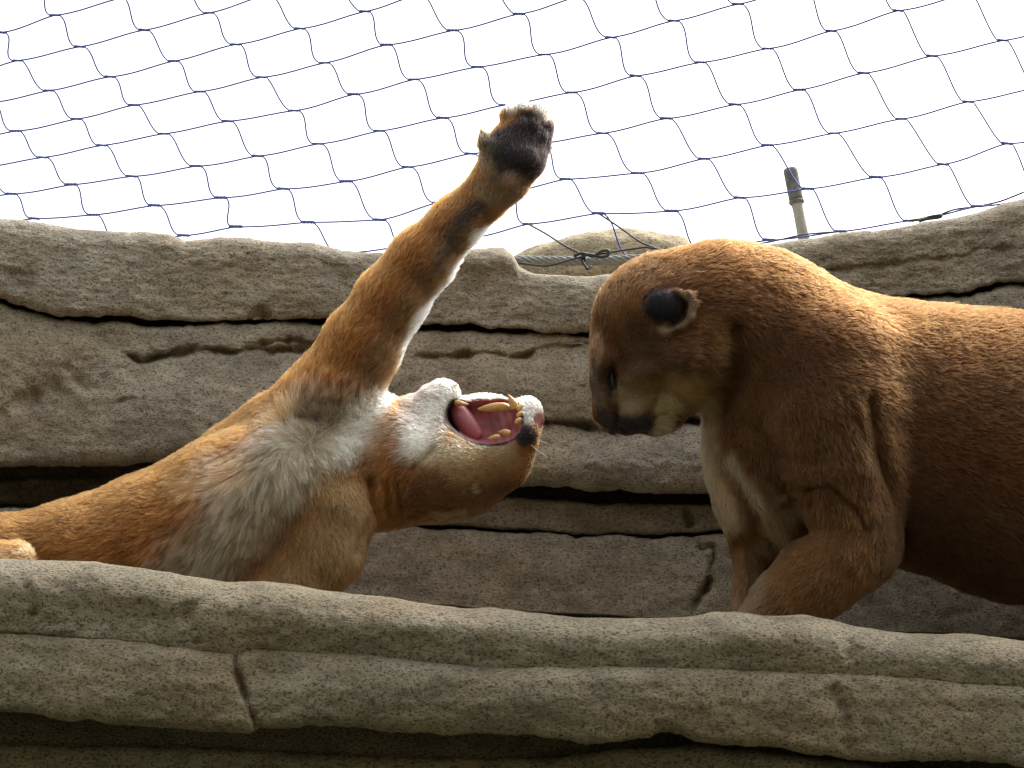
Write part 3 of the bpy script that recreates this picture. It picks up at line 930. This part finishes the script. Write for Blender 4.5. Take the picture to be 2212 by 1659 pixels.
CA = paint(VA, NA, TAWNY, [
    ([(470, 1040), (600, 1010), (720, 960)], 40, 36, GREYW, 0.9, -10), ([(660, 950), (560, 1090), (470, 1190), (420, 1260)], 72, 46, GREYW, 0.95, 20), ([(400, 1160), (340, 1230)], 30, 30, (0.20, 0.13, 0.07), 0.6, 20),
    ([(520, 1010), (400, 1050)], 26, 26, (0.42, 0.20, 0.065), 0.7, 0),  # light tawny highlights painted here and on the shoulder below
    ([(660, 900), (730, 890)], 44, 30, (0.20, 0.15, 0.10), 0.85, 0), ([(620, 880), (600, 910)], 22, 16, (0.38, 0.18, 0.055), 0.8, 0),
    ([(770, 860), (870, 700), (960, 580), (1010, 500)], 46, 34, (0.15, 0.085, 0.038), 0.85, 0),
    ([(832, 880), (862, 825), (880, 760), (898, 715), (930, 668), (968, 620), (1008, 562), (1040, 512)], 13, 11, WHITE, 0.95),  # pale inner-leg stripe, with the right edge's rim glow painted in
    ([(800, 900), (760, 960), (790, 930)], 40, 30, (0.60, 0.56, 0.45), 0.9, 0),
    ([(735, 1080), (730, 1160), (660, 1250), (570, 1320)], 70, 38, (0.26, 0.155, 0.065), 0.95, -30),
    ([(840, 930), (820, 1000), (840, 1080)], 40, 30, (0.27, 0.115, 0.034), 0.75),
    ([(955, 860), (900, 940), (905, 960)], 32, 34, (0.80, 0.76, 0.66), 1.0), ([(930, 985), (1010, 990), (1080, 972)], 26, 28, (0.47, 0.36, 0.20), 0.85),
    ([(900, 1080), (1060, 1070)], 50, 26, (0.12, 0.058, 0.026), 0.85), ([(990, 1025), (1090, 1000)], 26, 24, (0.27, 0.155, 0.062), 0.85),  # dark stroke paints shade along the underside of the head
    ([(1000, 852), (1090, 854)], 14, 8, WHITE, 1.0), ([(1128, 868), (1148, 890)], 22, 10, WHITE, 1.0), ([(1140, 938), (1136, 948)], 21, 6, DARK, 1.0), ([(1118, 872)], 9, 4, DARK, 0.9),
    ([(1030, 1054)], 10, 6, (0.55, 0.40, 0.26), 0.8), ([(1012, 1062), (1042, 1052)], 2, 3, DARK, 0.8),
    ([(930, 1112), (1000, 1112)], 8, 8, (0.26, 0.18, 0.10), 0.7),
    ([(1100, 340), (1150, 300)], 58, 12, (0.026, 0.019, 0.018), 1.0, 12), ([(1070, 345), (1066, 320)], 22, 10, (0.035, 0.028, 0.022), 1.0, 12), ([(1150, 370), (1180, 330)], 24, 9, (0.03, 0.022, 0.02), 1.0), ([(1060, 320), (1048, 300)], 16, 8, (0.10, 0.075, 0.05), 0.9),
    ([(1092, 245), (1120, 228), (1160, 228), (1182, 255)], 11, 8, (0.34, 0.29, 0.23), 0.95), ([(1062, 372), (1044, 345)], 14, 12, (0.20, 0.12, 0.06), 0.8),
    ([(1060, 425), (1100, 410)], 34, 16, (0.19, 0.12, 0.065), 0.9, 10), ([(1098, 388)], 15, 8, (0.26, 0.15, 0.10), 0.9), ([(1122, 338)], 24, 8, (0.03, 0.022, 0.024), 0.8),
    ([(1030, 450), (1000, 478)], 16, 13, DARK, 0.85, 0), ([(995, 490), (950, 575)], 12, 12, (0.06, 0.045, 0.035), 0.75, 0),
    ([(0, 1200), (80, 1200)], 10, 8, (0.60, 0.36, 0.15), 0.7, -90),
], 3)
# inside of the mouth, lips, nose
def esdf(V, c, r, ang):
    ca, sa = math.cos(math.radians(ang)), math.sin(math.radians(ang))
    x, y, z = (V - np.array(c)).T
    X, Yq = x * ca + y * sa, -x * sa + y * ca
    k0 = np.sqrt((X / r[0]) ** 2 + (Yq / r[1]) ** 2 + (z / r[2]) ** 2)
    k1 = np.sqrt((X / r[0] ** 2) ** 2 + (Yq / r[1] ** 2) ** 2 + (z / r[2] ** 2) ** 2) + 1e-6
    return k0 * (k0 - 1) / k1
mo = np.minimum(np.minimum(esdf(VA, (1050, 908, -52), (76, 50, 84), 8), esdf(VA, (1000, 898, -30), (34, 34, 60), 20)), esdf(VA, (1090, 890, -10), (36, 30, 40), 20))
inside = mo < 2.0
lip = (mo >= 2.0) & (mo < 7.5) & ((VA[:, 1] > 872) | ((VA[:, 0] < 990) & (VA[:, 1] > 862)))
pink = np.array([0.50, 0.17, 0.19]) * (1 + 0.25 * fbm(VA * 0.06, 3, 91))[:, None]
pink *= (1 + 0.22 * np.sin((VA[:, 0] * 0.95 - VA[:, 1] * 0.25) / 2.6) * sstep((VA[:, 0] - 1040) / 40))[:, None]
CA[inside] = np.clip(pink[inside], 0.02, 0.8)
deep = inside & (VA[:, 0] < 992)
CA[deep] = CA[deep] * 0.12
CA[lip] = (0.012, 0.010, 0.011)
nose = np.hypot(VA[:, 0] - 1168, VA[:, 1] - 907) < 15
CA[nose] = (0.42, 0.17, 0.13)
pads = ((np.hypot((VA[:, 0] - 1122) / 38, (VA[:, 1] - 335) / 28) < 1) & (VA[:, 2] < -40)) | ((np.hypot((VA[:, 0] - 1018) / 15, (VA[:, 1] - 462) / 18) < 1) & (VA[:, 2] < -40))
wetA = np.where(lip, 0.45, 0.0) + np.where(inside | nose, 0.9, np.where(pads, 0.15, 0.0))
densA = np.where(inside | lip | nose, 0.0, np.where(pads, 0.3, 1.0))
facing = NA[:, 2] < 0.35
densA *= np.where(facing, 1.0, 0.3)
densA *= np.where((VA[:, 0] < -120) | (VA[:, 1] > 1345), 0.15, 1.0)
chestd = seg_dist(VA[:, 0], VA[:, 1], [(680, 900), (600, 1000), (480, 1120), (380, 1230)])
lenA = 17 + 27 * sstep((130 - chestd) / 110) * np.clip(-NA[:, 2] + 0.3, 0, 1)
lenA = np.where((VA[:, 0] > 900) & (VA[:, 1] > 800), 11, lenA)
lenA = np.where((VA[:, 0] > 960) & (VA[:, 1] < 560), 12, lenA)
lenA = np.where((VA[:, 0] > 1090) & (VA[:, 1] > 820), 7, lenA)
lenA = np.where((VA[:, 0] > 1060) & (VA[:, 1] < 420), 9, lenA)
gA = [(900, 600, .62, -.78), (760, 780, .6, -.8), (1000, 470, .68, -.72), (680, 860, .3, -1), (1110, 330, .3, -1), (1140, 240, .2, -1), (860, 760, .4, -1), (640, 930, -.2, -.3),
      (300, 1090, -1, .32), (60, 1140, -1, .1), (-300, 1160, -1, .1), (480, 1010, -.9, .45), (560, 960, -.8, .6), (480, 1120, -.5, .8), (580, 1060, -.1, 1), (640, 1000, .1, 1), (700, 980, .4, .8),
      (400, 1210, -.6, .7), (720, 1120, .25, .95), (680, 1220, .2, 1), (620, 1250, -.1, 1), (830, 1050, -.5, .9), (850, 930, -.8, .5), (910, 940, -.8, .4), (950, 860, -.8, -.1), (1040, 1020, -1, .15), (1120, 970, -1, .2),
      (960, 1090, -1, .1), (1130, 880, -.6, -.5), (500, 930, -.8, .55), (1040, 300, -.2, -1)]
catA = root('cougar', to_world(np.array([[300.0, 1330, 0]]), YA)[0], 'tawny cougar lying on its back, one foreleg raised high and mouth wide open', 'cougar', 'cougars on the ledge')
cougar_mesh(catA, VA, FA, CA, wetA, YA)
cougar_fur(catA, VA, FA, NA, CA, densA, lenA, gA, YA, int(270000 * FUR), 21)
for nm, pts in (('canine_tooth', [(1112, 884, -28, 8), (1109, 872, -30, 7.5), (1103, 861, -32, 4.5), (1097, 852, -33, 0.8)]),
                ('canine_tooth', [(1100, 938, -58, 6.5), (1092, 934, -60, 6), (1084, 933, -61, 3.5), (1076, 934, -60, 0.8)]),
                ('canine_tooth', [(964, 838, -6, 6), (972, 835, -8, 5.5), (980, 833, -9, 3.5), (988, 831, -9, 0.8)]),
                ('premolar_tooth', [(1102, 884, -14, 5), (1090, 879, -20, 8), (1070, 879, -22, 7.5), (1050, 882, -22, 6), (1032, 884, -22, 1.5)]),
                ('premolar_tooth', [(1078, 944, -72, 4), (1070, 944, -74, 4.6), (1062, 946, -74, 3.5), (1054, 948, -73, 1)]),
                ('premolar_tooth', [(984, 870, -20, 4.5), (992, 871, -24, 5), (1002, 873, -24, 3.5), (1012, 874, -23, 1)]),
                ('incisor_tooth', [(1127, 876, -34, 4), (1121, 882, -40, 4.6), (1119, 888, -42, 2)]), ('incisor_tooth', [(1126, 892, -42, 4), (1120, 896, -46, 4), (1117, 901, -47, 2)]),
                ('incisor_tooth', [(1124, 906, -50, 4), (1117, 910, -54, 4.4), (1113, 915, -55, 2)])):
    cat_part(catA, nm, [(a, b, c - 2, r * 1.3) for a, b, c, r in pts], YA, M_TOOTH)
cat_part(catA, 'tongue', [(980, 868, 14, 8), (988, 884, 6, 19), (1000, 906, 0, 24), (1016, 928, -4, 22), (1036, 946, -6, 12)], YA, M_TONGUE, 14)
for a in ([(1150, 940, -34), (1166, 940, -44), (1182, 936, -50)], [(1150, 948, -34), (1168, 952, -44), (1190, 962, -54)], [(1140, 955, -40), (1160, 972, -52), (1184, 988, -60)], [(1148, 935, -30), (1163, 930, -44), (1178, 920, -50)]):
    cat_part(catA, 'whisker', [(*p, r) for p, r in zip(a, (0.9, 0.8, 0.3))], YA, M_WHISK, 5)
VA = FA = NA = CA = None

# ------------------------------------------------------------------ cougar standing with its head bowed
RED = (0.080, 0.031, 0.0095)
PALE = (0.38, 0.27, 0.14)
YB = 0.0
B = Body((1230, 480, -330), (3330, 1500, 420), 4.5)
B.chain([(2900, 1010, 110, 230), (2650, 1010, 110, 265), (2400, 1005, 100, 290), (2150, 960, 90, 276), (1950, 915, 70, 250), (1830, 865, 50, 218)], 60, 0.78)
B.chain([(1960, 1020, 60, 190), (2200, 1085, 70, 195), (2500, 1110, 80, 190)], 60, 0.8)
B.chain([(1830, 855, 45, 210), (1730, 778, 30, 170), (1640, 708, 15, 158), (1555, 692, 8, 157), (1470, 692, 4, 144)], 50, 0.85)
B.ell((1426, 694, 0), (142, 140, 120), 0, 30)
B.chain([(1405, 720, 0, 126), (1374, 805, 0, 92), (1357, 868, -2, 66)], 26, 0.85)
B.chain([(1352, 850, 0, 62), (1352, 888, -4, 50)], 14, 0.9)                                   # muzzle
B.ell((1376, 888, -44), (42, 46, 30), 10, 6)
B.chain([(1312, 740, 0, 34), (1302, 820, 0, 25), (1301, 893, 0, 21)], 12, 1.1)                 # nose ridge
B.cone((1303, 896, 0, 19), (1312, 910, 0, 17), 6)                                             # nose
B.ell((1318, 778, -62), (24, 30, 24), 20, 12)                                                # brow
B.chain([(1490, 775, -35, 92), (1462, 832, -20, 62), (1425, 892, -8, 40), (1410, 902, -5, 34)], 24)
B.chain([(1500, 765, -70, 75), (1520, 770, -70, 60)], 26)                                     # cheek ruff
B.ell((1300, 768, -54), (24, 56, 30), 4, 16)                                                  # brow ridge
B.ell((1402, 800, -78), (62, 26, 30), -22, 22)                                                # cheekbone
B.chain([(1690, 850, 30, 168), (1692, 970, 30, 160), (1705, 1050, 35, 150), (1735, 1110, 40, 105)], 50, 0.8)   # chest
B.chain([(1650, 1040, 95, 100), (1648, 1120, 95, 78), (1642, 1190, 92, 52), (1634, 1260, 90, 36), (1618, 1330, 85, 32), (1590, 1372, 70, 32), (1560, 1378, 60, 28)], 30)
B.chain([(1810, 800, -60, 150), (1815, 900, -85, 146), (1830, 1010, -100, 122), (1850, 1110, -108, 92), (1866, 1182, -105, 72)], 40, 0.8)
B.chain([(1866, 1182, -105, 72), (1830, 1205, -110, 78), (1760, 1252, -116, 82), (1700, 1310, -120, 76), (1655, 1350, -122, 56), (1610, 1376, -125, 40), (1575, 1380, -125, 34)], 26)
B.chain([(2900, 900, 10, 170), (2920, 1050, -70, 160), (2850, 1190, -100, 105), (2960, 1290, -90, 60), (2930, 1380, -90, 46), (2860, 1420, -90, 40)], 40, 0.8)
B.chain([(2900, 900, 180, 150), (2960, 1050, 240, 130), (2900, 1190, 250, 95), (3010, 1290, 250, 55), (2980, 1380, 250, 44), (2910, 1420, 250, 40)], 40, 0.8)
B.chain([(3060, 880, 110, 60), (3180, 960, 110, 42), (3230, 1150, 110, 36), (3280, 1300, 110, 36)], 40)
# ear: rounded back with a raised rim
B.ell((1434, 664, -116), (42, 37, 28), -20, 8)
B.chain([(1458, 630, -122, 7), (1486, 638, -134, 9), (1498, 656, -138, 9), (1492, 684, -138, 9), (1470, 706, -132, 9), (1440, 718, -124, 9), (1405, 714, -116, 7)], 6)
VB, FB = B.mesh()
del B
VB = relax(VB, FB, 3)
NB, _ = vnormals(VB, FB)
VB = groove(VB, NB, [([(1588, 720), (1594, 780), (1582, 840), (1550, 885)], 22, 24), ([(1350, 690), (1375, 735)], 26, 10), ([(1345, 835), (1420, 838)], 14, 7), ([(1418, 850), (1412, 905)], 7, 7), ([(1700, 1040), (1745, 1062), (1700, 1085)], 9, 8), ([(1690, 1060), (1790, 1048), (1850, 1100), (1870, 1140)], 9, 10),
                     ([(1880, 860), (1900, 960), (1945, 1100), (1945, 1200)], 14, 16), ([(1850, 900), (1900, 1010), (1915, 1100)], 10, 8), ([(1745, 1090), (1700, 1090)], 12, 10), ([(1318, 800), (1322, 840)], 6, 9),
                     ([(1482, 655), (1474, 688), (1446, 705)], 5, 12), ([(1395, 938), (1410, 905), (1440, 890)], 4, 7), ([(1324, 790), (1330, 850), (1330, 918)], 6, 8), ([(1640, 930), (1700, 985), (1760, 1000)], 14, 8)])
NB, _ = vnormals(VB, FB)
CB = paint(VB, NB, RED, [
    ([(1500, 540), (1650, 590), (1900, 690), (2300, 720)], 60, 60, (0.105, 0.034, 0.0085), 0.8),
    ([(1600, 850), (1700, 930), (1800, 1000)], 90, 70, (0.105, 0.050, 0.018), 0.8), ([(1850, 1190), (1640, 1360)], 100, 40, (0.145, 0.068, 0.021), 0.85, -40),
    ([(2000, 1180), (2400, 1280), (2900, 1300)], 110, 60, (0.06, 0.03, 0.012), 0.8),
    ([(1525, 880), (1535, 1000), (1570, 1120)], 24, 18, PALE, 0.9), ([(1580, 990), (1640, 1090), (1705, 1190)], 13, 14, (0.34, 0.26, 0.16), 0.9, (-95,)), ([(1660, 1040), (1700, 1110)], 26, 24, (0.20, 0.14, 0.075), 0.8, (-95,)),
    ([(1600, 1200), (1600, 1330)], 14, 12, (0.26, 0.14, 0.055), 0.8), ([(1640, 1180), (1630, 1330)], 26, 14, (0.16, 0.10, 0.055), 0.8, 200),
    ([(1400, 780), (1480, 800)], 46, 36, (0.085, 0.043, 0.018), 0.75), ([(1440, 730), (1370, 740)], 22, 20, (0.09, 0.045, 0.02), 0.7), ([(1330, 660), (1390, 620)], 30, 24, (0.19, 0.085, 0.028), 0.6),
    ([(1520, 690), (1560, 740)], 26, 20, (0.20, 0.095, 0.03), 0.7), ([(1390, 845), (1490, 845)], 30, 22, (0.27, 0.165, 0.068), 0.9), ([(1440, 880), (1425, 925)], 26, 12, (0.42, 0.32, 0.17), 0.95),
    ([(1290, 800), (1296, 870)], 14, 8, (0.095, 0.07, 0.048), 0.9), ([(1300, 780), (1295, 745)], 10, 8, (0.26, 0.15, 0.075), 0.8), ([(1350, 840), (1360, 875)], 24, 14, (0.24, 0.17, 0.095), 0.9),
    ([(1322, 800), (1324, 845)], 7, 5, DARK, 0.95), ([(1335, 918), (1388, 918)], 24, 9, DARK, 1.0), ([(1300, 902), (1315, 918)], 16, 6, (0.035, 0.028, 0.027), 0.95), ([(1322, 890), (1330, 915)], 5, 4, DARK, 0.9),
    ([(1432, 662)], 42, 8, (0.006, 0.005, 0.007), 1.0, -60), ([(1476, 634), (1498, 654), (1493, 684), (1470, 707), (1430, 718)], 8, 8, (0.23, 0.16, 0.095), 0.85, -60), ([(1480, 662), (1474, 686), (1452, 702)], 6, 4, (0.03, 0.022, 0.02), 0.9, -60),
    ([(1440, 600), (1500, 620)], 24, 18, (0.14, 0.055, 0.02), 0.5), ([(1405, 918), (1412, 905)], 4, 3, DARK, 0.8),
], 5)
noseB = (np.hypot(VB[:, 0] - 1308, VB[:, 1] - 912) < 15)
wetB = np.where(noseB, 0.8, 0.0)
densB = np.where(noseB, 0.0, 1.0) * np.where(NB[:, 2] < 0.35, 1.0, 0.3) * np.where((VB[:, 0] > 2350) | (VB[:, 1] > 1370), 0.2, 1.0)
lenB = np.full(len(VB), 17.0)
lenB = np.where((VB[:, 0] < 1460) & (VB[:, 1] > 560), 11, lenB)
lenB = np.where((VB[:, 0] < 1400) & (VB[:, 1] > 780), 7, lenB)
lenB = np.where((np.hypot(VB[:, 0] - 1450, VB[:, 1] - 670) < 55), 7, lenB)
lenB = np.where((VB[:, 0] > 1540) & (VB[:, 1] > 880) & (VB[:, 1] < 1150) & (VB[:, 0] < 1760), 19, lenB)
gB = [(1300, 860, .05, -1), (1300, 760, .1, -1), (1330, 680, .4, -1), (1400, 600, .8, -.6), (1480, 560, 1, -.2), (1560, 560, 1, .15), (1680, 640, 1, .45), (1850, 760, 1, .45), (2050, 850, 1, .3), (2250, 900, 1, .1), (2700, 1000, 1, .1),
      (1380, 820, .9, -.5), (1470, 780, 1, .0), (1540, 790, .9, .3), (1440, 860, .9, .3), (1600, 760, .7, .8), (1620, 880, .5, .9), (1560, 980, .1, 1), (1700, 960, .5, .9), (1800, 960, .35, 1), (1860, 1080, .1, 1), (1680, 1100, .3, 1),
      (1880, 1180, -.2, 1), (1780, 1230, -.65, .75), (1680, 1310, -.7, .7), (1630, 1200, 0, 1), (2000, 1100, 1, .4), (2100, 1200, 1, .5), (1440, 670, .6, -.6), (1520, 680, .9, .2)]
catB = root('cougar', to_world(np.array([[2000.0, 1420, 50]]), YB)[0], 'reddish-brown cougar standing with its head bowed, facing the open-mouthed cougar', 'cougar', 'cougars on the ledge')
cougar_mesh(catB, VB, FB, CB, wetB, YB)
cougar_fur(catB, VB, FB, NB, CB, densB, lenB, gB, YB, int(270000 * FUR), 33)
cat_part(catB, 'eye', [(1321, 806, -60, 2), (1321, 814, -63, 4.5), (1323, 826, -63, 4.5), (1325, 836, -60, 2)], YB, M_EYE, 10)
for a in ([(1292, 770, -40), (1262, 740, -60), (1225, 742, -70)], [(1290, 785, -40), (1262, 765, -60), (1230, 772, -70)]):
    cat_part(catB, 'whisker', [(*p, r) for p, r in zip(a, (0.5, 0.45, 0.25))], YB, M_WHISK, 5)
